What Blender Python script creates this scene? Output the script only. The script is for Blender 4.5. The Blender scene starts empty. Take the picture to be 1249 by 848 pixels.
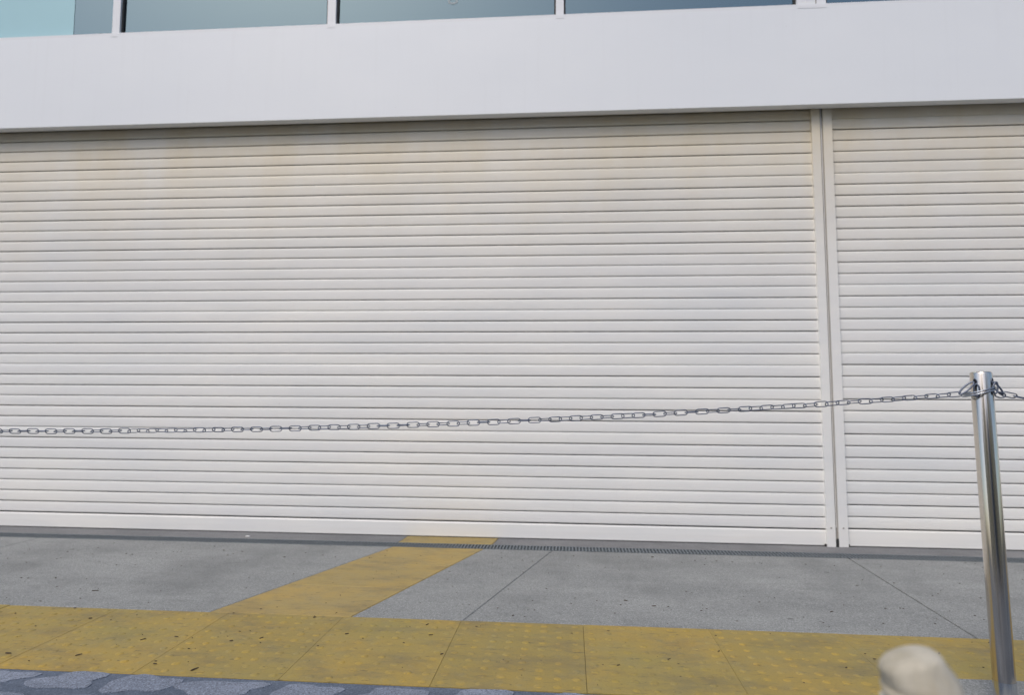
import bpy, bmesh, math, random
from mathutils import Vector, Matrix
random.seed(7)
R = math.radians
scn = bpy.context.scene
col = scn.collection

# ------------------------------------------------------------------ camera
cd = bpy.data.cameras.new('camera')
cam = bpy.data.objects.new('camera', cd); col.objects.link(cam)
rt = Vector((0.9964079911781145, 0.08443095105644165, 0.006521473767425284))
up = Vector((1.25e-05, -0.0771575932134334, 0.9970189093759606))
fw = Vector((-0.08468243596795965, 0.9934375271315329, 0.07688149794762644))
m = Matrix((rt, up, -fw)).transposed().to_4x4()
m.translation = Vector((0, -4.5355, 0.9248))
cam.matrix_world = m
cd.sensor_width = 36; cd.lens = 820/1249*36
cd.clip_start = .05; cd.clip_end = 2000
cd.dof.use_dof = True; cd.dof.focus_distance = 2.4
cd.dof.aperture_fstop = cd.lens/1000/0.0085
scn.camera = cam

# ------------------------------------------------------------------ sky and sun
SUN_EL, SUN_AZ = R(51), R(208)      # azimuth clockwise from +Y: behind the camera, to its left
w = bpy.data.worlds.new('World'); scn.world = w; w.use_nodes = True
nt = w.node_tree; nt.nodes.clear()
out = nt.nodes.new('ShaderNodeOutputWorld'); bg = nt.nodes.new('ShaderNodeBackground')
sky = nt.nodes.new('ShaderNodeTexSky'); sky.sky_type = 'NISHITA'; sky.sun_disc = False
sky.sun_elevation = SUN_EL; sky.sun_rotation = SUN_AZ
sky.air_density = 1.0; sky.dust_density = 2.5; sky.ozone_density = 1.0
bg.inputs['Strength'].default_value = 0.13
nt.links.new(sky.outputs[0], bg.inputs[0]); nt.links.new(bg.outputs[0], out.inputs[0])
sl = bpy.data.lights.new('sun', 'SUN'); sl.energy = 0.9; sl.angle = R(22); sl.color = (1, .93, .85)
sun = bpy.data.objects.new('sun', sl); col.objects.link(sun)
sd = Vector((math.sin(SUN_AZ)*math.cos(SUN_EL), math.cos(SUN_AZ)*math.cos(SUN_EL), math.sin(SUN_EL)))
sun.rotation_euler = sd.to_track_quat('Z', 'Y').to_euler(); sun.location = sd*30
scn.view_settings.view_transform = 'Standard'; scn.view_settings.look = 'None'
scn.view_settings.exposure = 0.49; scn.view_settings.gamma = 1

# ------------------------------------------------------------------ materials
class NT:
    def __init__(s, name):
        s.m = bpy.data.materials.new(name); s.m.use_nodes = True; s.t = s.m.node_tree
        s.b = s.t.nodes['Principled BSDF']; s.o = s.t.nodes['Material Output']
        s.tc = s.t.nodes.new('ShaderNodeTexCoord')
    def n(s, typ, **k):
        x = s.t.nodes.new(typ)
        for a, v in k.items():
            if a in x.inputs: x.inputs[a].default_value = v
            else: setattr(x, a, v)
        return x
    def l(s, a, b): s.t.links.new(a, b)
    def coords(s, scale=(1, 1, 1), src='world', rot=(0, 0, 0)):
        mp = s.n('ShaderNodeMapping'); mp.inputs['Scale'].default_value = scale; mp.inputs['Rotation'].default_value = rot
        if src == 'world':
            g = s.n('ShaderNodeNewGeometry'); s.l(g.outputs['Position'], mp.inputs[0])
        else: s.l(s.tc.outputs['Object'], mp.inputs[0])
        return mp.outputs[0]
    def noise(s, vec, scale, detail=4, rough=.55):
        x = s.n('ShaderNodeTexNoise'); x.inputs['Scale'].default_value = scale
        x.inputs['Detail'].default_value = detail; x.inputs['Roughness'].default_value = rough
        s.l(vec, x.inputs['Vector']); return x.outputs['Fac']
    def ramp(s, fac, stops):
        r = s.n('ShaderNodeValToRGB'); e = r.color_ramp.elements
        while len(e) < len(stops): e.new(.5)
        for i, (p, c) in enumerate(stops):
            e[i].position = p; e[i].color = (*c, 1) if isinstance(c, tuple) else (c, c, c, 1)
        s.l(fac, r.inputs[0]); return r.outputs[0]
    def mix(s, a, b, fac, mode='MIX'):
        x = s.n('ShaderNodeMix', data_type='RGBA', blend_type=mode)
        for i, v in ((6, a), (7, b)):
            if isinstance(v, tuple): x.inputs[i].default_value = (*v, 1)
            else: s.l(v, x.inputs[i])
        if isinstance(fac, (int, float)): x.inputs[0].default_value = fac
        else: s.l(fac, x.inputs[0])
        return x.outputs[2]
    def bump(s, h, strength=.2, dist=.01, normal=None):
        x = s.n('ShaderNodeBump'); x.inputs['Strength'].default_value = strength; x.inputs['Distance'].default_value = dist
        s.l(h, x.inputs['Height'])
        if normal: s.l(normal, x.inputs['Normal'])
        s.l(x.outputs[0], s.b.inputs['Normal']); return x.outputs[0]
    def base(s, c):
        if isinstance(c, tuple): s.b.inputs['Base Color'].default_value = (*c, 1)
        else: s.l(c, s.b.inputs['Base Color'])
    def rough(s, v):
        if isinstance(v, (int, float)): s.b.inputs['Roughness'].default_value = v
        else: s.l(v, s.b.inputs['Roughness'])

def mat_plain(name, c, rough=.6, metal=0, var=.12, scale=12):
    k = NT(name); v = k.coords()
    f = k.noise(v, scale, 4)
    k.base(k.mix(tuple(x*(1-var) for x in c), tuple(min(1, x*(1+var)) for x in c), f))
    k.rough(rough); k.b.inputs['Metallic'].default_value = metal
    return k.m

def mat_shutter():
    k = NT('shutter_paint')
    vs = k.coords((.55, 1, 2.2))
    f = k.noise(vs, 1.3, 5, .6)
    oi = k.n('ShaderNodeObjectInfo')
    c = k.mix((.735, .75, .75), (.87, .855, .805), k.ramp(f, [(.3, 0.), (.7, 1.)]))
    c = k.mix(c, (.74, .74, .75), k.ramp(oi.outputs['Random'], [(.0, 0.), (1, .35)]))
    # warm reflected glow painted into the upper slats, growing with height, in streaky patches
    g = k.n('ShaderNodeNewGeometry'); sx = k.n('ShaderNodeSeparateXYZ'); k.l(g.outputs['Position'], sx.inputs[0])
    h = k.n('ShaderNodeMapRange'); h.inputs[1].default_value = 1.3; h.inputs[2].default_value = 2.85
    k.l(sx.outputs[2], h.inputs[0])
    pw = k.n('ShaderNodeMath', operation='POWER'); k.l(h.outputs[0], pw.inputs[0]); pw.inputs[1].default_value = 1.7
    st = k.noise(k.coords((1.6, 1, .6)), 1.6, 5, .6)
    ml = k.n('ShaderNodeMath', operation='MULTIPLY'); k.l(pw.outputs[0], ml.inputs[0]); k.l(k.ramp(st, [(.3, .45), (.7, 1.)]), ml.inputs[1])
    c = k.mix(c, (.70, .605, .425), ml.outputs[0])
    # fine vertical drip streaks and specks
    dr = k.noise(k.coords((60, 1, 1.2)), 1.0, 3, .6)
    c = k.mix(c, (.6, .57, .53), k.ramp(dr, [(.62, 0.), (.85, .18)]))
    sp = k.noise(k.coords(), 55, 2, .5)
    c = k.mix(c, (.35, .32, .28), k.ramp(sp, [(.74, 0.), (.78, .35)]))
    k.base(c); k.rough(k.ramp(k.noise(vs, 3, 3), [(.3, .34), (.7, .5)]))
    b1 = k.noise(k.coords((.9, 1, 3)), 1.5, 3)
    k.bump(b1, .15, .02)
    return k.m

def mat_fascia():
    k = NT('fascia_panel_paint'); v = k.coords()
    f = k.noise(k.coords((.7, 1, 1)), 1.1, 5, .6)
    c = k.mix((.785, .81, .83), (.82, .84, .85), k.ramp(f, [(.3, 0.), (.7, 1.)]))
    s = k.noise(k.coords((14, 1, .5)), 1.3, 5, .6)
    c = k.mix(c, (.68, .68, .68), k.ramp(s, [(.55, 0.), (.8, .16)]))
    sp = k.noise(v, 38, 2)
    c = k.mix(c, (.5, .47, .44), k.ramp(sp, [(.75, 0.), (.8, .3)]))
    k.base(c); k.rough(.42); k.bump(k.noise(k.coords((.8, 1, 1)), 1.4, 2), .3, .015)
    return k.m

def mat_concrete(name, a, b, speck=.5, tint=None):
    k = NT(name); v = k.coords()
    big = k.noise(k.coords((.6, 1.6, 1)), 1.8, 6, .62)
    c = k.mix(a, b, k.ramp(big, [(.32, 0.), (.68, 1.)]))
    wf = k.noise(k.coords((1, 2.6, 1), rot=(0, 0, .25)), 6, 6, .7)
    c = k.mix(c, tuple(x*.72 for x in a), k.ramp(wf, [(.5, 0.), (.75, .5)]))
    fine = k.n('ShaderNodeTexVoronoi'); fine.inputs['Scale'].default_value = 260; k.l(v, fine.inputs['Vector'])
    sep = k.n('ShaderNodeSeparateColor'); k.l(fine.outputs['Color'], sep.inputs[0])
    c = k.mix(c, tuple(x*.45 for x in a), k.ramp(sep.outputs[0], [(.74, 0.), (.78, speck)]))
    c = k.mix(c, tuple(min(.9, x*1.6) for x in b), k.ramp(sep.outputs[1], [(.80, 0.), (.84, speck*.8)]))
    gr = k.noise(v, 90, 3, .6)
    c = k.mix(c, tuple(x*.6 for x in a), k.ramp(gr, [(.5, 0.), (.8, .5)]))
    bl = k.noise(v, 17, 3, .5)
    c = k.mix(c, tuple(x*.35 for x in a), k.ramp(bl, [(.72, 0.), (.78, .45)]))
    dm = k.noise(k.coords((1.3, .8, 1), rot=(0, 0, -.4)), .9, 7, .66)
    c = k.mix(c, tuple(x*.66 for x in a), k.ramp(dm, [(.5, 0.), (.68, .6)]))
    gv = k.n('ShaderNodeTexVoronoi'); gv.inputs['Scale'].default_value = 3.1; k.l(v, gv.inputs['Vector'])
    c = k.mix(c, tuple(x*.5 for x in a), k.ramp(gv.outputs['Distance'], [(.035, .7), (.05, 0.)]))
    k.base(c); k.rough(.82)
    k.bump(gr, .25, .002)
    return k.m

def mat_yellow(name, a, b, worn, wear=.5):
    k = NT(name); v = k.coords()
    oi = k.n('ShaderNodeObjectInfo')
    big = k.noise(k.coords((1, 1.4, 1)), 1.7, 5, .6)
    c = k.mix(a, b, k.ramp(big, [(.35, 0.), (.65, 1.)]))
    c = k.mix(c, tuple(x*.85 for x in a), k.ramp(oi.outputs['Random'], [(0, 0.), (1, .5)]))
    wn = k.noise(v, 9, 6, .68)
    c = k.mix(c, worn, k.ramp(wn, [(.45, 0.), (.7, wear)]))
    gr = k.noise(v, 120, 3, .6)
    c = k.mix(c, tuple(x*.55 for x in worn), k.ramp(gr, [(.52, 0.), (.8, .55)]))
    sp = k.noise(v, 34, 3, .5)
    c = k.mix(c, (.06, .045, .03), k.ramp(sp, [(.69, 0.), (.75, .6)]))
    gm = k.noise(k.coords((.7, 1.5, 1), rot=(0, 0, .5)), 4.5, 7, .72)
    c = k.mix(c, (.13, .11, .07), k.ramp(gm, [(.48, 0.), (.70, .65)]))
    st = k.noise(k.coords((9, 45, 1), rot=(0, 0, .45)), 1.6, 3, .6)
    c = k.mix(c, (.09, .07, .045), k.ramp(st, [(.60, 0.), (.72, .65)]))
    k.base(c); k.rough(.75); k.bump(gr, .3, .002)
    return k.m

def mat_glass():
    k = NT('tinted_glass'); t = k.t
    t.nodes.remove(k.b)
    tr = k.n('ShaderNodeBsdfTransparent'); tr.inputs[0].default_value = (.58, .78, .82, 1)
    gl = k.n('ShaderNodeBsdfGlossy'); gl.inputs['Roughness'].default_value = .03; gl.inputs[0].default_value = (.70, .93, .98, 1)
    v = k.noise(k.coords(), 1.2, 2)
    bp = k.n('ShaderNodeBump'); bp.inputs['Strength'].default_value = .02; bp.inputs['Distance'].default_value = .02
    k.l(v, bp.inputs['Height']); k.l(bp.outputs[0], gl.inputs['Normal'])
    fr = k.n('ShaderNodeFresnel'); fr.inputs[0].default_value = 2.75
    mx = k.n('ShaderNodeMixShader'); k.l(fr.outputs[0], mx.inputs[0]); k.l(tr.outputs[0], mx.inputs[1]); k.l(gl.outputs[0], mx.inputs[2])
    k.l(mx.outputs[0], k.o.inputs[0])
    return k.m

def mat_steel():
    k = NT('brushed_stainless_steel')
    v = k.coords((260, 260, .6), 'object')
    f = k.noise(v, 1, 3, .6)
    k.base(k.mix((.50, .455, .40), (.78, .72, .63), f))
    k.b.inputs['Metallic'].default_value = 1
    k.rough(k.ramp(f, [(.3, .12), (.7, .26)]))
    k.bump(f, .12, .001)
    return k.m

def mat_cream():
    k = NT('scuffed_cream_plastic')
    f = k.noise(k.coords((1, 1, .5)), 42, 5, .6)
    c = k.mix((.36, .32, .235), (.45, .405, .31), k.ramp(f, [(.36, 0.), (.6, 1.)]))
    c = k.mix(c, (.54, .51, .43), k.ramp(k.noise(k.coords((1, 1, .3)), 22, 2), [(.45, 0.), (.7, .7)]))
    k.base(c); k.rough(.85); k.bump(k.noise(k.coords((1, 1, .2)), 160, 3), .6, .004)
    return k.m

M = {}
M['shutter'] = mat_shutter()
M['fascia'] = mat_fascia()
M['guide'] = mat_plain('guide_channel_paint', (.67, .66, .635), .5, 0, .1, 5)
M['seam'] = mat_plain('weathered_filler_strip', (.34, .325, .30), .7, 0, .25, 14)
M['rubber'] = mat_plain('black_rubber', (.03, .03, .03), .7)
M['concrete'] = mat_concrete('exposed_aggregate_concrete', (.195, .203, .199), (.285, .294, .284))
M['kerb'] = mat_concrete('threshold_concrete', (.15, .155, .16), (.21, .21, .21), .3)
M['joint'] = mat_plain('dirty_joint_sand', (.05, .048, .045), .95, 0, .3, 40)
M['yellow'] = mat_yellow('yellow_tactile_concrete', (.295, .232, .066), (.38, .255, .055), (.25, .215, .10))
M['dome'] = mat_yellow('yellow_dome_paint', (.32, .245, .062), (.425, .278, .05), (.25, .22, .10), .85)
M['tan'] = mat_yellow('faded_ochre_concrete', (.33, .25, .09), (.39, .268, .075), (.28, .235, .12), .6)
M['slate'] = mat_concrete('slate_blue_paving', (.062, .082, .118), (.12, .148, .195), .45)
M['stone'] = mat_concrete('pale_inlaid_stone', (.12, .145, .19), (.235, .265, .325), .55)
M['asphalt'] = mat_concrete('asphalt', (.045, .045, .047), (.065, .065, .066), .3)
M['galv'] = mat_plain('galvanised_steel', (.19, .22, .24), .5, .6, .25, 30)
M['dark'] = mat_plain('dark_void', (.015, .015, .016), .9)
M['chain'] = mat_plain('zinc_chain_steel', (.15, .175, .23), .38, .7, .3, 60)
M['shackle'] = mat_plain('worn_zinc_wire', (.42, .45, .50), .3, .9, .25, 60)
M['steel'] = mat_steel()
M['glass'] = mat_glass()
M['white'] = mat_plain('white_window_frame_paint', (.78, .79, .80), .4, 0, .04, 8)
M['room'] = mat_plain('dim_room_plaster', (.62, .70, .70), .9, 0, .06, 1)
M['ceiling'] = mat_plain('ceiling_tile', (.74, .80, .79), .9, 0, .04, 1)
M['partition'] = mat_plain('pale_aqua_partition', (.72, .9, .92), .6, 0, .03, 2)
M['reflection_band'] = mat_plain('dark_reflection_tone', (.05, .07, .08), .8, 0, .1, 2)
M['film'] = mat_plain('pale_aqua_film', (.37, .60, .64), .12, 0, .08, 1.2)
M['olive'] = mat_plain('olive_green_board', (.13, .17, .06), .7, 0, .15, 5)
M['vinyl'] = mat_plain('white_vinyl', (.30, .36, .38), .5, 0, .03, 5)
M['leaf'] = mat_plain('dry_leaf_brown', (.055, .035, .022), .8, 0, .4, 80)
M['paper'] = mat_plain('white_paper', (.8, .8, .78), .8, 0, .03, 60)
M['cream'] = mat_cream()
M['creamw'] = mat_plain('pale_band_on_post', (.54, .53, .48), .6, 0, .1, 60)
M['render'] = mat_plain('far_wall_render', (.88, .68, .42), .9, 0, .1, 1.5)
M['render2'] = mat_plain('far_wall_grey', (.20, .21, .23), .9, 0, .1, 1.5)
M['farglass'] = mat_plain('far_window_glass', (.03, .04, .05), .1, 0, .1, 1.5)

# ------------------------------------------------------------------ helpers
class MB:
    def __init__(s): s.v = []; s.f = []; s.sm = []
    def box(s, x0, x1, y0, y1, z0, z1):
        b = len(s.v)
        s.v += [(x, y, z) for z in (z0, z1) for y in (y0, y1) for x in (x0, x1)]
        s.f += [tuple(b+i for i in q) for q in ((0, 2, 3, 1), (4, 5, 7, 6), (0, 1, 5, 4), (2, 6, 7, 3), (0, 4, 6, 2), (1, 3, 7, 5))]
        s.sm += [0]*6; return s
    def prism(s, pts, z0, z1, bev=0):
        n = len(pts); b = len(s.v)
        cx = sum(p[0] for p in pts)/n; cy = sum(p[1] for p in pts)/n
        rings = [(pts, z0), (pts, z1-bev)] if bev else [(pts, z0), (pts, z1)]
        if bev:
            ins = []
            for i in range(n):
                p0, p1, p2 = Vector(pts[i-1]), Vector(pts[i]), Vector(pts[(i+1) % n])
                d1 = (p1-p0).normalized(); d2 = (p2-p1).normalized()
                n1 = Vector((-d1.y, d1.x)); n2 = Vector((-d2.y, d2.x))
                q = (n1+n2); q = q/max(.3, q.dot(n1))
                ins.append(tuple(p1+q*bev))
            rings.append((ins, z1))
        for r, z in rings: s.v += [(p[0], p[1], z) for p in r]
        for j in range(len(rings)-1):
            for i in range(n):
                a = b+j*n+i; c = b+j*n+(i+1) % n
                s.f.append((a, c, c+n, a+n)); s.sm.append(0)
        s.f.append(tuple(b+(len(rings)-1)*n+i for i in range(n))); s.sm.append(0)
        s.f.append(tuple(b+n-1-i for i in range(n))); s.sm.append(0)
        return s
    def tube(s, pts, r, k=8, closed=False, caps=True):
        pts = [Vector(p) for p in pts]; n = len(pts); b = len(s.v)
        rr = r if isinstance(r, (list, tuple)) else [r]*n
        nrm = None
        for i, p in enumerate(pts):
            t = (pts[(i+1) % n]-pts[i-1]) if closed or 0 < i < n-1 else (pts[1]-pts[0] if i == 0 else pts[-1]-pts[-2])
            t.normalize()
            if nrm is None:
                a = Vector((0, 0, 1)) if abs(t.z) < .9 else Vector((1, 0, 0))
                nrm = (a-t*a.dot(t)).normalized()
            else: nrm = (nrm-t*nrm.dot(t)).normalized()
            bn = t.cross(nrm)
            for j in range(k):
                a = 2*math.pi*j/k
                s.v.append(tuple(p+(nrm*math.cos(a)+bn*math.sin(a))*rr[i]))
        for i in range(n if closed else n-1):
            for j in range(k):
                i2 = (i+1) % n; j2 = (j+1) % k
                s.f.append((b+i*k+j, b+i*k+j2, b+i2*k+j2, b+i2*k+j)); s.sm.append(1)
        if not closed and caps:
            s.f.append(tuple(b+k-1-j for j in range(k))); s.f.append(tuple(b+(n-1)*k+j for j in range(k))); s.sm += [0, 0]
        return s
    def mesh(s, name, mt):
        me = bpy.data.meshes.new(name); me.from_pydata(s.v, [], s.f); me.materials.append(mt)
        me.polygons.foreach_set('use_smooth', [bool(x) for x in s.sm])
        bm = bmesh.new(); bm.from_mesh(me); bmesh.ops.recalc_face_normals(bm, faces=bm.faces); bm.to_mesh(me); bm.free()
        me.update(); return me
    def build(s, name, mt, parent=None):
        return link(name, s.mesh(name, mt), parent)
def link(name, me, parent=None, loc=None):
    o = bpy.data.objects.new(name, me); col.objects.link(o)
    if parent: o.parent = parent
    if loc: o.location = loc
    return o
def thing(name, label, cat, loc=(0, 0, 0), group=None):
    o = bpy.data.objects.new(name, None); col.objects.link(o); o.location = loc; o.empty_display_size = .1
    o['label'] = label; o['category'] = cat
    if group: o['group'] = group
    return o
def tag(o, label, cat, group=None):
    o['label'] = label; o['category'] = cat
    if group: o['group'] = group
    return o
def struct(o): o['kind'] = 'structure'; return o

# ------------------------------------------------------------------ ground
g = MB(); g.box(-400, 400, -400, -7.0, -.32, -.12)
struct(g.build('road', M['asphalt']))
g = MB(); g.box(-400, 400, -6.85, 400, -.30, -.016); g.box(-400, 400, -7.0, -6.851, -.30, 0)
pav = struct(g.build('pavement', M['joint']))

GAP = .0012
def inset(poly, d=GAP): 
    n = len(poly); o = []
    for i in range(n):
        p0, p1, p2 = Vector(poly[i-1]), Vector(poly[i]), Vector(poly[(i+1) % n])
        d1 = (p1-p0).normalized(); d2 = (p2-p1).normalized()
        n1 = Vector((-d1.y, d1.x)); n2 = Vector((-d2.y, d2.x)); q = n1+n2; q = q/max(.3, q.dot(n1))
        o.append(tuple(p1+q*d))
    return o
def slab(name, poly, mt, z1=0, parent=pav, bev=.003, gap=GAP):
    return MB().prism(inset(poly, gap), -.014, z1, bev).build(name, mt, parent)

YF, YN, YE = -.325, -1.675, -2.322      # drain front edge, far and near edge of the tactile strip
LE = lambda y: -1.105+(y+.345)*(-1.544+1.105)/(-1.664+.345)
RE = lambda y: -.526+(y+.325)*(-.918+.526)/(-1.664+.325)
JA = lambda y: -.106+(y+.336)*(-.442+.106)/(-1.668+.336)
V = lambda x: (lambda y: x)
edges = [V(-8.6), V(-6.9), V(-5.2), V(-3.46), LE, RE, JA, lambda y: 1.645+(y+.338)*.036, V(3.4), V(5.1), V(6.8), V(8.5)]
def quad(a, b, y0, y1): return [(a(y0), y0), (b(y0), y0), (b(y1), y1), (a(y1), y1)]
JB = edges[7]
for a, b in zip(edges, edges[1:]):
    if a is LE: continue
    a2 = (lambda y: JB(y)+.0025) if a is JB else a
    b2 = (lambda y: JB(y)-.0025) if b is JB else b
    slab('concrete_slab', quad(a2, b2, YN+.004, YF-.001), M['concrete'])
# faded ochre guidance path running to the shutter
ys = [YN, -1.22, -.77, YF]
for y0, y1 in zip(ys, ys[1:]):
    o = slab('ochre_paver', quad(LE, RE, y0, y1), M['tan'], gap=.0015)
o['label'] = 'smooth faded ochre paver of the slanting guidance path'
# threshold strip behind the drain
slab('threshold_slab', [(-8.6, -.2), (-1.10, -.2), (-1.06, .3), (-8.6, .3)], M['kerb'])
slab('threshold_slab', [(-.49, -.2), (8.5, -.2), (8.5, .3), (-.44, .3)], M['kerb'])
slab('ochre_paver', [(-1.10, -.2), (-.49, -.2), (-.44, .3), (-1.06, .3)], M['tan'])

# tactile pavers with worn domes
PX = .505
def domes_mesh(test=lambda x, y: True):
    b = MB()
    for i in range(8):
        for j in range(10):
            x = (i+.5)*PX/8; y = (j+.5)*(YN-YE)/10
            if not test(x, y): continue
            r = .0165*random.uniform(.8, 1.05); h = .0032*random.uniform(.25, 1.1)
            o = len(b.v); n = 8
            for rr, z in ((r, 0), (r*.72, h*.8), (r*.3, h)):
                b.v += [(x+rr*math.cos(2*math.pi*q/n), y+rr*math.sin(2*math.pi*q/n), z) for q in range(n)]
            for L in (0, 1):
                for q in range(n):
                    b.f.append((o+L*n+q, o+L*n+(q+1) % n, o+(L+1)*n+(q+1) % n, o+(L+1)*n+q)); b.sm.append(1)
            b.f.append(tuple(o+2*n+q for q in range(n))); b.sm.append(1)
    return b.mesh('tactile_domes', M['dome'])
W = YN-YE
pm = MB().prism(inset([(0, 0), (PX, 0), (PX, W), (0, W)], .0005), -.014, 0, .0012).mesh('tactile_paver', M['yellow'])
dms = [domes_mesh() for _ in range(4)]
PAD = (1.19, 1.66, -2.085, -2.52)        # bollard footing: x0, x1, far y, near y
for k in range(-15, 16):
    x0 = -.448+k*PX
    if k == 3:      # notched round the bollard footing
        poly = [(0, 0), (PAD[0]-x0, 0), (PAD[0]-x0, PAD[2]-YE), (PX, PAD[2]-YE), (PX, W), (0, W)]
        o = link('tactile_paver', MB().prism(inset(poly, .0005), -.014, 0, .0012).mesh('tactile_paver_notched', M['yellow']), pav, (x0, YE, 0))
        dm = domes_mesh(lambda x, y: not (x > PAD[0]-x0-.02 and y < PAD[2]-YE+.02))
    elif k == 4:
        c = PAD[1]-x0
        poly = [(c, 0), (PX, 0), (PX, W), (0, W), (0, PAD[2]-YE), (c, PAD[2]-YE)]
        o = link('tactile_paver', MB().prism(inset(poly, .0005), -.014, 0, .0012).mesh('tactile_paver_notched', M['yellow']), pav, (x0, YE, 0))
        dm = domes_mesh(lambda x, y: not (x < c+.02 and y < PAD[2]-YE+.02))
    else:
        o = link('tactile_paver', pm, pav, (x0, YE, random.uniform(-.0012, .0012)))
        dm = dms[k % 4]
    d = link('tactile_domes', dm, o); d['kind'] = 'stuff'
slab('bollard_footing', [(PAD[0], PAD[3]), (PAD[1], PAD[3]), (PAD[1], PAD[2]), (PAD[0], PAD[2])], M['concrete'], .001)

# slate blue paving with pale inlaid stones in front of the strip
slab('slate_paving', [(-9, -6.84), (9, -6.84), (9, YE), (PAD[1], YE), (PAD[1], PAD[3]), (PAD[0], PAD[3]), (PAD[0], YE), (-9, YE)], M['slate'], -.002)
def blob(cx, cy, wx, wy, ph, ln):
    pts = []
    for q in range(22):
        a = 2*math.pi*q/22
        r = (abs(math.cos(a))**3.2+abs(math.sin(a))**3.2)**(-1/3.2)*(1+.08*math.sin(2*a+ph)+.15*math.sin(3*a+ph*1.7+ln)+.10*math.sin(5*a+ph*3))
        pts.append((cx+wx*r*math.cos(a)+.35*wy*math.sin(a), cy+wy*r*math.sin(a)))
    return pts
for row in range(4):
    cy = YE-.078-row*.152
    for i in range(36):
        cx = -5.5+i*.275+(row % 2)*.13+random.uniform(-.02, .02)
        if PAD[0]-.2 < cx < PAD[1]+.2: continue
        MB().prism(blob(cx, cy+random.uniform(-.008, .008), random.uniform(.10, .125), random.uniform(.052, .066), random.uniform(0, 6), random.uniform(0, 6)),
                   -.01, .0008, .001).build('inlaid_stone', M['stone'], pav)

# drainage channel
dr = thing('drain_channel', 'long narrow steel drain grating in the pavement along the foot of the shutters', 'drain', (0, -.2625, 0))
MB().box(-8.5, 8.5, -.0575, .0575, -.0155, -.0125).build('channel_bed', M['dark'], dr)
rl = MB().box(-8.5, 8.5, -.0585, -.0515, -.012, .001).mesh('grate_rail', M['galv'])
link('grate_rail', rl, dr); link('grate_rail', rl, dr, (0, .110, 0))
gb = MB()
x = -8.49
while x < 8.49:
    gb.box(x, x+.0085, -.051, .051, -.011, .0003); x += .0205
gb.box(-8.5, 8.5, -.003, .003, -.0118, -.002)
o = gb.build('grate_bars', M['galv'], dr); o['kind'] = 'stuff'

# ------------------------------------------------------------------ roller shutters
P = .075
prof = [(.0042, 0), (.0042, .0056), (.001, .0074), (0, .012), (-.0008, .024), (-.0002, .0255), (-.0008, .027), (-.0010, .040), (-.0004, .0415),
        (-.0010, .043), (-.0008, .056), (-.0001, .0575), (-.0006, .059), (.0005, .0700), (.0022, .0738), (.0042, .075)]
def slat_mesh(x0, x1, pr, name='slat', mt=None):
    b = MB(); n = len(pr); seg = 10
    for s in range(seg+1):
        x = x0+(x1-x0)*s/seg
        b.v += [(x, y, z) for y, z in pr]
    for s in range(seg):
        for i in range(n-1):
            b.f.append((s*n+i, s*n+i+1, (s+1)*n+i+1, (s+1)*n+i)); b.sm.append(0)
        b.f.append((s*n+n-1, s*n, (s+1)*n, (s+1)*n+n-1)); b.sm.append(0)
    b.f.append(tuple(range(n))); b.f.append(tuple(seg*n+i for i in range(n))[::-1]); b.sm += [0, 0]
    return b.mesh(name, mt or M['shutter'])
def shutter(x0, x1, rail, label, n):
    t = thing('roller_shutter', label, 'shutter', ((x0+x1)/2, 0, 0), 'roller shutters closing the shopfront')
    hx = (x1-x0)/2
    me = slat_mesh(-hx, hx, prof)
    for k in range(n):
        o = link('slat', me, t, (0, random.uniform(-.0006, .0006), rail+k*P+random.uniform(-.0004, .0004)))
        o.rotation_euler = (R(random.uniform(-.4, .4)), 0, R(random.uniform(-.006, .006)))
    h = rail
    rp = [(.012, .004), (.002, .004), (.0, .006), (-.0012, .012), (-.0006, .016), (-.001, h*.5), (0, h-.012), (.0045, h-.003), (.012, h)]
    link('bottom_rail', slat_mesh(-hx, hx, rp, 'bottom_rail'), t)
    MB().box(-hx, hx, .0, .012, .0005, .0035).build('rubber_seal', M['rubber'], t)
    return t
XL0, XL1, XR0, XR1 = -5.3, 1.650, 1.742, 8.4
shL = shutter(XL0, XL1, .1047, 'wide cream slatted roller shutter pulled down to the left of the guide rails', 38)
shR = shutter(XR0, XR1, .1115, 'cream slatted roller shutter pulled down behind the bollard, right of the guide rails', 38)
def guides(xa, xb, xc, xd, label):
    t = thing('shutter_guide', label, 'guide rail', ((xa+xd)/2, 0, 0), None); c = (xa+xd)/2
    for a, b in ((xa, xb), (xc, xd)):
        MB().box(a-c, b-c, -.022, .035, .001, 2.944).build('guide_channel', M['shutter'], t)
    MB().box(xb-c, xc-c, -.008, .03, .001, 2.944).build('filler_strip', M['seam'], t)
    w_ = MB().box((xb+xc)/2-c-.0025, (xb+xc)/2-c+.0025, -.014, -.0081, .12, 2.94); w_.build('cover_bead', M['guide'], t)
    for z in (.12,):
        for xx in ((xa+xb)/2-c, (xc+xd)/2-c):
            MB().tube([(xx, -.0215, z), (xx, -.0255, z)], .005, 8).build('rivet', M['seam'], t)
    MB().box(xb-c-.001, xc-c+.001, -.020, -.008, .001, .05).build('floor_bolt_cover', M['rubber'], t)
    for xx in (xa-c-.011, xd-c+.0005):
        MB().prism([(xx, -.012), (xx+.0105, -.012), (xx+.0105, -.002), (xx, -.002)], .001, .016).build('end_stop', M['rubber'], t)
    t.rotation_euler = (0, -.0085, 0)
GT = guides(1.637, 1.690, 1.710, 1.768, 'pair of upright shutter guide rails with a dark seam between the two shutters')

# ------------------------------------------------------------------ building
bd = thing('commercial_building', 'white panelled commercial building front with tinted upper windows above the shutters', 'building')
X0, X1 = -8.6, 8.6
FY, FZ0, FZ1 = -.11, 2.870, 3.539
f = MB()
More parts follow.
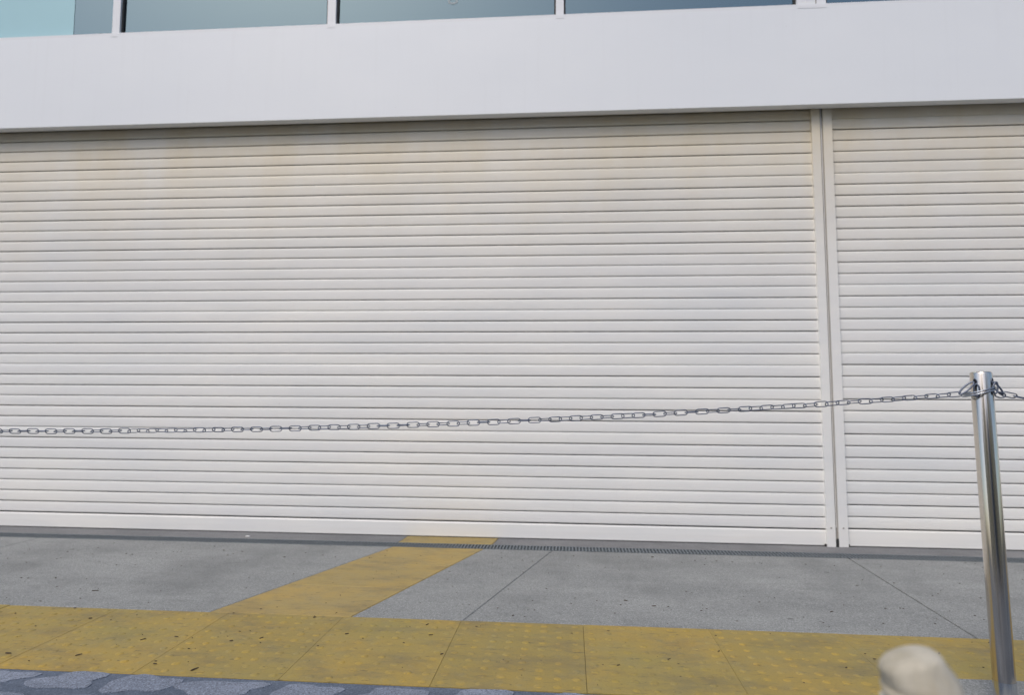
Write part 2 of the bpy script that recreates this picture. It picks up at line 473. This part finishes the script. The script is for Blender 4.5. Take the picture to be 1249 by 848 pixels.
# folded fascia: front sheet with returned lip
ym = (X0, X1)
pr = [(FY, FZ0), (FY, FZ1), (-.03, FZ1+.004), (-.03, 2.97), (FY+.069, 2.97), (FY+.069, FZ0)]
n = len(pr)
f.v = [(x, y, z) for x in ym for y, z in pr]
for i in range(n): f.f.append((i, (i+1) % n, n+(i+1) % n, n+i)); f.sm.append(0)
f.f.append(tuple(range(n))[::-1]); f.f.append(tuple(range(n, 2*n))); f.sm += [0, 0]
f.build('fascia', M['fascia'], bd)
MB().box(X0, X1, -.0285, .3, 2.971, 3.05).build('shutter_housing', M['guide'], bd)
MB().box(X0, X1, .4, .6, -.01, 2.95).build('rear_wall', M['render2'], bd)
MB().box(X0, XL0, -.02, .3, 0, 2.95).build('pier', M['guide'], bd)
# upstairs room
UP = (0, .07, .047)
n0 = len(bd.children)
before = set(bd.children)
MB().box(X0, X1, -.099, 5.0, 3.051, 3.40).build('upper_floor', M['room'], bd)
MB().box(X0, X1, 4.9, 5.1, 3.401, 6.2).build('room_wall', M['room'], bd)
MB().box(X0, X1, -.09, 4.899, 5.9, 6.2).build('room_ceiling', M['ceiling'], bd)
MB().box(X0-.2, X0-.001, -.17, 5.1, -.05, 6.2).build('side_wall', M['fascia'], bd)
MB().box(X1+.001, X1+.2, -.17, 5.1, -.05, 6.2).build('side_wall', M['fascia'], bd)
MB().box(X0-.2, X1+.2, -.22, 5.1, 6.201, 7.0).build('parapet', M['fascia'], bd)
MB().box(X0, X1, -.1795, -.095, 3.4905, 3.512).build('sill_rail', M['white'], bd)

mulls = [(-8.5, -8.44), (-6.5, -6.44), (-4.92, -4.865), (-3.316, -3.259), (-1.705, -1.645), (-.091, -.037), (1.513, 1.701), (3.20, 3.255), (4.78, 4.835), (6.3, 6.36), (8.44, 8.5)]
for a, b in mulls:
    mm = MB()
    mm.box(a, b, -.168, -.094, 3.5125, 5.85)
    mm.box(a+.001, b-.001, -.1815, -.1685, 3.482, 3.50)
    if b-a > .1:
        mm.box(a+.058, a+.062, -.1715, -.1682, 3.514, 5.85)
        mm.box(b-.062, b-.055, -.1700, -.1682, 3.514, 5.85)
    o = mm.build('mullion', M['white'], bd)
    if b-a > .1:
        MB().box(b-.069, b-.0625, -.1705, -.1683, 3.514, 5.85).build('seam_strip', M['seam'], bd)
for i, ((a0, a1), (b0, b1)) in enumerate(zip(mulls, mulls[1:])):
    fr = MB()
    fr.box(a1+.0005, a1+.012, -.150, -.110, 3.5125, 5.85); fr.box(b0-.012, b0-.0005, -.150, -.110, 3.5125, 5.85)
    fr.box(a1+.0125, b0-.0125, -.150, -.110, 3.5125, 3.520); fr.box(a1+.0125, b0-.0125, -.150, -.110, 5.80, 5.85)
    o = fr.build('window', M['rubber'], bd)
    MB().box(a1+.0126, b0-.0126, -.134, -.128, 3.5202, 5.7998).build('pane', M['glass'], o)
MB().box(X0, X1, -.175, -.091, 5.851, 5.899).build('head_rail', M['white'], bd)
MB().box(-4.85, -3.640, -.1365, -.1355, 3.5215, 5.79).build('frosted_film', M['film'], bd)
# white vinyl character low on the second pane of the pair
fc = bpy.data.curves.new('vinyl_letter', 'FONT'); fc.body = 'g'; fc.size = .17; fc.extrude = .0005; fc.align_x = 'CENTER'
to = bpy.data.objects.new('tmp', fc); col.objects.link(to)
bpy.context.view_layer.update()
me = bpy.data.meshes.new_from_object(to.evaluated_get(bpy.context.evaluated_depsgraph_get())); me.materials.clear(); me.materials.append(M['vinyl'])
bpy.data.objects.remove(to)
o = link('vinyl_letter', me, bd, (-.813, -.1355, 3.685)); o.rotation_euler = (R(90), 0, 0); o.name = 'vinyl_letter'
MB().box(X0, X1, .12, .30, 3.405, 3.735).build('reflection_band_box', M['reflection_band'], bd)  # added box standing in for the dark reflection band low in the panes
for o in bd.children:
    if o not in before: o.location = Vector(o.location)+Vector(UP)
brd = MB().box(-2.01, -1.16, .17, .21, 3.835, 4.5).build('hanging_board', M['olive'])
tag(brd, 'dark olive green board hanging inside the upper windows behind the glass', 'board')

# ------------------------------------------------------------------ bollard
BX, BY, BH = 1.2925, -2.30, 1.019
lean = math.atan2(1.3195-1.2925, 1.017-.039)
def bollard(x, y, label, group):
    t = thing('bollard', label, 'bollard', (x, y, 0), group)
    r = .0303
    b = MB(); k = 40
    prf = [(r, .001), (r, BH-.004), (r-.0015, BH-.001)]
    for rr, z in prf: b.v += [(rr*math.cos(2*math.pi*q/k), rr*math.sin(2*math.pi*q/k), z) for q in range(k)]
    for L in range(2):
        for q in range(k): b.f.append((L*k+q, L*k+(q+1) % k, (L+1)*k+(q+1) % k, (L+1)*k+q)); b.sm.append(1)
    b.build('post_tube', M['steel'], t)
    c = MB(); o = 0
    for rr, z in ((r-.0016, BH-.006), (r-.0016, BH), (r*.8, BH+.0022), (r*.4, BH+.0034), (.001, BH+.0038)):
        c.v += [(rr*math.cos(2*math.pi*q/k), rr*math.sin(2*math.pi*q/k), z) for q in range(k)]
    for L in range(4):
        for q in range(k): c.f.append((L*k+q, L*k+(q+1) % k, (L+1)*k+(q+1) % k, (L+1)*k+q)); c.sm.append(1)
    c.f.append(tuple(4*k+q for q in range(k))); c.sm.append(1)
    c.build('cap', M['steel'], t)
    # grommets where the chain shackles pass through
    for a in (-152, -55):
        ax, ay = math.cos(R(a)), math.sin(R(a)); ctr = Vector((ax*r, ay*r, BH-.028)); tx = Vector((-ay, ax, 0))
        pts = [ctr+Vector((ax, ay, 0))*.0008+(tx*math.cos(q)*.0055+Vector((0, 0, 1))*math.sin(q)*.0085) for q in [2*math.pi*i/12 for i in range(12)]]
        MB().tube(pts, .0012, 6, closed=True).build('grommet', M['chain'], t)
        h = MB(); h.v = [tuple(p) for p in pts]; h.f = [tuple(range(12))]; h.sm = [0]
        h.build('hole', M['dark'], t)
    s = MB(); r2 = r+.0004
    for z in (.002, .082): s.v += [(r2*math.cos(2*math.pi*q/k), r2*math.sin(2*math.pi*q/k), z) for q in range(k)]
    for q in range(k): s.f.append((q, (q+1) % k, k+(q+1) % k, k+q)); s.sm.append(1)
    s.build('base_band', M['steel2'], t)  # paler bluish steel band round the foot of the tube
    return t
k2 = NT('pale_base_steel'); k2.base(k2.mix((.45, .47, .50), (.72, .76, .80), k2.noise(k2.coords((200, 200, 1), 'object'), 1, 2)))
k2.b.inputs['Metallic'].default_value = 1; k2.rough(.22); M['steel2'] = k2.m
bol = bollard(1.3195+.001, BY, 'shiny stainless steel bollard carrying the chain, on the small concrete footing', None)
bol.rotation_euler = (0, -lean, 0)
topc = Vector((BX, BY, 0))

# wire hoop and shackles round the bollard
hp = thing('chain_shackle', 'zinc wire hoop and shackles looped round the top of the steel bollard', 'shackle', (BX, BY, .95))
def loc(px, pz, dy=0): return Vector((px-BX, dy, pz-.95))
pts = []
for q in range(28):
    a = 2*math.pi*q/28
    x = .0445*math.cos(a); y = .040*math.sin(a)
    pts.append(Vector((x-.008, y, .004+x*.26-y*.06)))
MB().tube(pts, .0026, 8, closed=True).build('hoop', M['shackle'], hp)
MB().tube([p+Vector((0, 0, .0075)) for p in pts], .0022, 8, closed=True).build('hoop', M['shackle'], hp)
def ring(c, ex, ey, r, nm='shackle', mt='chain', k=20):
    MB().tube([c+ex*math.cos(2*math.pi*q/k)+ey*math.sin(2*math.pi*q/k) for q in range(k)], r, 6, closed=True).build(nm, M[mt], hp)
hl = Vector((-.030, -.012, .037)); el = Vector((-.068, -.004, .001))
dl = (hl-el); ring((hl+el)/2, dl/2*1.05, Vector((.003, -.003, -.006)), .0028)
ring(Vector((-.026, -.020, .012)), Vector((0, 0, .020)), Vector((.006, -.004, 0)), .0026)
hr = Vector((.018, -.027, .036)); er = Vector((.050, -.018, .001))
dl = (hr-er); ring((hr+er)/2, dl/2*1.1, Vector((.003, -.004, .004)), .0028)
ring(Vector((.024, -.030, .020)), Vector((.002, 0, .018)), Vector((.007, .001, 0)), .0028)
ring(Vector((.040, -.024, -.002)), Vector((.015, 0, -.003)), Vector((.002, -.003, .008)), .0022)

# ------------------------------------------------------------------ chains
def link_mesh():
    b = MB(); Lh, wh = .0125, .0088; pts = []
    for q in range(7):
        a = -math.pi/2+math.pi*q/6; pts.append((Lh+wh*math.cos(a), wh*math.sin(a), 0))
    for q in range(7):
        a = math.pi/2+math.pi*q/6; pts.append((-Lh+wh*math.cos(a), wh*math.sin(a), 0))
    b.tube(pts, .00165, 6, closed=True); return b.mesh('link', M['chain'])
lm = link_mesh()
def chain(curve, t0, t1, label, start):
    """curve(t)->Vector; links laid every PIT along it"""
    PIT = .0340
    t = thing('chain', label, 'chain', tuple(curve(t0)), 'chains hung from the bollard')
    N = 4000; acc = 0; prev = curve(t0); nxt = PIT/2; i = 0; roll = .6
    for s in range(1, N+1):
        p = curve(t0+(t1-t0)*s/N); d = (p-prev).length
        while acc+d >= nxt:
            if i >= 298: return t
            c = prev.lerp(p, (nxt-acc)/d); tn = (p-prev).normalized()
            sd_ = Vector((0, -1, 0)).cross(tn).normalized(); ot = tn.cross(sd_)
            # faces of the links turned alternately, slowly twisting along the chain
            ang = roll+(math.pi/2 if i % 2 else 0)+random.uniform(-.22, .22)
            e2 = sd_*math.cos(ang)+ot*math.sin(ang); e3 = tn.cross(e2)
            o = link('link', lm, t)
            mt = Matrix((tn, e2, e3)).transposed().to_4x4(); mt.translation = c-curve(t0)+sd_*random.uniform(-.0006, .0006)
            o.matrix_local = mt
            i += 1; nxt += PIT; roll += random.uniform(-.16, .18)
        acc += d; prev = p
    return t
zf = lambda X: .800+(.1505/12.06)*(X+2.24)**2
CH0 = Vector((1.226, BY, 0))
chain(lambda s: Vector((1.226-s, BY-.004, zf(1.226-s))), 0, 6.9, 'long slack steel chain running left from the bollard in front of the wide shutter', 0)
chain(lambda s: Vector((1.345+s, BY-.018-.1*s, .952-.235*s+.094*s*s)), 0, 2.5, 'short piece of steel chain running right from the bollard out of the frame', 0)
b2 = bollard(1.345+2.5+.035, BY-.27, 'steel bollard at the right end of the short chain', None)

# ------------------------------------------------------------------ leaning post close to the lens
lp = thing('leaning_post', 'blurred cream plastic post with rounded top leaning in close to the lens', 'post', (0, 0, 0))
H = .672; lp.location = (.413, -3.80, 0)
def lathe(name, prf, mt, par, k=28, flat=1.0):
    b = MB()
    for rr, z in prf: b.v += [(rr*math.cos(2*math.pi*i/k), rr*flat*math.sin(2*math.pi*i/k), z) for i in range(k)]
    for L in range(len(prf)-1):
        for i in range(k): b.f.append((L*k+i, L*k+(i+1) % k, (L+1)*k+(i+1) % k, (L+1)*k+i)); b.sm.append(1)
    b.f.append(tuple((len(prf)-1)*k+i for i in range(k))); b.sm.append(1)
    b.f.append(tuple(k-1-i for i in range(k))); b.sm.append(0)
    return b.build(name, mt, par)
def bent(name, rings, mt, k=28, flat=1.0):
    b = MB()
    for cx, cy, rr, z in rings: b.v += [(cx+rr*math.cos(2*math.pi*i/k), cy+rr*flat*math.sin(2*math.pi*i/k), z) for i in range(k)]
    for L in range(len(rings)-1):
        for i in range(k): b.f.append((L*k+i, L*k+(i+1) % k, (L+1)*k+(i+1) % k, (L+1)*k+i)); b.sm.append(1)
    b.f.append(tuple((len(rings)-1)*k+i for i in range(k))); b.sm.append(1)
    b.f.append(tuple(k-1-i for i in range(k))); b.sm.append(0)
    return b.build(name, mt, lp)
def axis(z):            # the head is bent over to the left
    t = max(0, (z-.42)/(H-.42)); return -.078*t**1.6
def rad(z):
    t = max(0, (z-.50)/(H-.50)); return .052-.0225*min(1, t)**1.2
zz = [.505+.012*i for i in range(12)]
T = .34
cap = [(rad(z)*1.0+.0004, z) for z in (.630, .638, .648)]+[(.0295, .656), (.0285, .662), (.0250, .6665), (.0185, .669), (.010, .670), (.003, .6705)]
b = MB(); k = 36
for n_, (rr, z) in enumerate(cap):
    tl = T*min(1, n_/4)
    for i in range(k):
        x = rr*math.cos(2*math.pi*i/k); y = rr*math.sin(2*math.pi*i/k); wob = 1+.03*math.sin(3*i/k*6.28+n_)+.02*math.sin(7*i/k*6.28)
        b.v.append((axis(z)+.004+x*wob, y*wob, z+x*tl))
for L in range(len(cap)-1):
    for i in range(k): b.f.append((L*k+i, L*k+(i+1) % k, (L+1)*k+(i+1) % k, (L+1)*k+i)); b.sm.append(1)
b.f.append(tuple((len(cap)-1)*k+i for i in range(k))); b.sm.append(1)
b.build('rounded_cap', M['cream'], lp)
bent('post_tube', [(axis(z), 0, rad(z), z) for z in [.03, .1, .2, .3, .4, .45]+zz], M['cream'])
for i in range(9):
    a = 2*math.pi*i/9
    MB().tube([(axis(z)+rad(z)*math.cos(a), rad(z)*math.sin(a), z) for z in [.04, .2, .4]+zz[:-1]], .0042, 6).build('rib', M['creamw'], lp)
bent('foot', [(0, 0, .12, .0), (0, 0, .12, .012), (0, 0, .07, .03), (0, 0, .052, .045)], M['rubber'])

# ------------------------------------------------------------------ litter
leafs = [(-2.25, -1.43, 1.6), (-2.08, -.55, .9), (-2.01, -2.2, 1.3), (-1.75, -2.19, 1.1), (-1.27, -2.27, 2.2), (-1.51, -1.98, .9), (-1.18, -1.96, 1), (-.54, -1.86, 1.3),
         (-.46, -2.05, 1), (-.58, -1.74, 1), (.26, -1.32, 1), (.38, -1.39, .9), (1.15, -1.39, 1.5), (.35, -2.02, 1.6), (.17, -2.09, .9), (-1.43, -2.24, .8), (-.87, -1.88, .9),
         (-1.62, -2.02, 1.8), (-1.28, -2.0, .8), (.55, -1.92, .9), (1.3, -1.84, 1.0), (-1.65, -.67, .8), (.49, -.43, 1), (-.24, -1.59, .8), (-1.99, -1.81, .9), (-1.07, -1.70, .8), (.96, -2.03, .8)]
for x, y, s in leafs:
    a = random.uniform(-.5, 1.2); L_ = random.uniform(.006, .011)*s; w_ = random.uniform(.0018, .0036); pts = []
    for i in range(8):
        t_ = 2*math.pi*i/8; u_ = L_*math.cos(t_); v_ = w_*math.sin(t_)*(1-.4*math.cos(t_))*random.uniform(.5, 1.3)+.15*u_*math.sin(t_*.5)
        pts.append((u_*math.cos(a)-v_*math.sin(a), u_*math.sin(a)+v_*math.cos(a)))
    o = MB().prism(pts, .0008, .0035, .0008).build('dry_leaf', M['leaf']); o.location = (x, y, 0)
    pl = 'yellow tactile paving' if y < YN else ('ochre guidance path' if LE(y) < x < RE(y) else 'grey concrete slabs')
    tag(o, 'small dry brown leaf lying on the '+pl, 'leaf', 'dry leaves scattered on the '+pl)
pp = MB().prism([(-.012, -.006), (.010, -.009), (.014, .006), (-.008, .009)], 0, .004, .001).build('paper_scrap', M['paper'])
pp.location = (-2.134, -.139, .001); tag(pp, 'tiny white scrap of paper beside the drain at the foot of the shutter', 'paper scrap')
gr = MB(); rnd = random.Random(3)
for i in range(380):
    x, y = rnd.uniform(-4.2, 3.2), rnd.uniform(-2.3, -.35)
    s = rnd.uniform(.001, .0028); a = rnd.uniform(0, 3); l_ = s*rnd.uniform(1, 2.6)
    gr.prism([(x+l_*math.cos(a+t_)*1.0, y+s*math.sin(a+t_)) for t_ in (0, 1.6, 3.1, 4.7)], .0002, .0022)
o = gr.build('grit', M['leaf']); o['kind'] = 'stuff'; o['label'] = 'fine brown grit and leaf crumbs scattered over the paving'; o['category'] = 'grit'

# ------------------------------------------------------------------ unseen street side behind the camera, buildings added to reflect in steel and glass
def block(x0, x1, y0, y1, h, mt, label, nx, nz):
    t = thing('added_street_building', label, 'building', ((x0+x1)/2, y0, 0)); hx = (x1-x0)/2
    MB().box(-hx, hx, -(y0-y1), 0, -.12, h).build('wall', mt, t)
    MB().box(-hx-.3, hx+.3, -(y0-y1)-.3, .3, h+.001, h+.5).build('roof', M['render2'], t)
    wm = MB().box(-.6, .6, .001, .03, 0, 2.3).mesh('window', M['farglass'])
    for i in range(nx):
        for j in range(nz):
            link('window', wm, t, (-hx+(i+.5)*2*hx/nx, 0, .3+j*2.6))
block(-34, -8, -26, -38, 13, M['render'], 'unseen beige five storey building added across the street to the left for reflections', 8, 5)
block(-7.4, 6, -27, -38, 10.0, M['render2'], 'unseen low grey building added across the street for reflections', 4, 3)
block(7, 30, -26, -38, 12, M['render'], 'unseen tall beige building added across the street to the right for reflections', 6, 4)
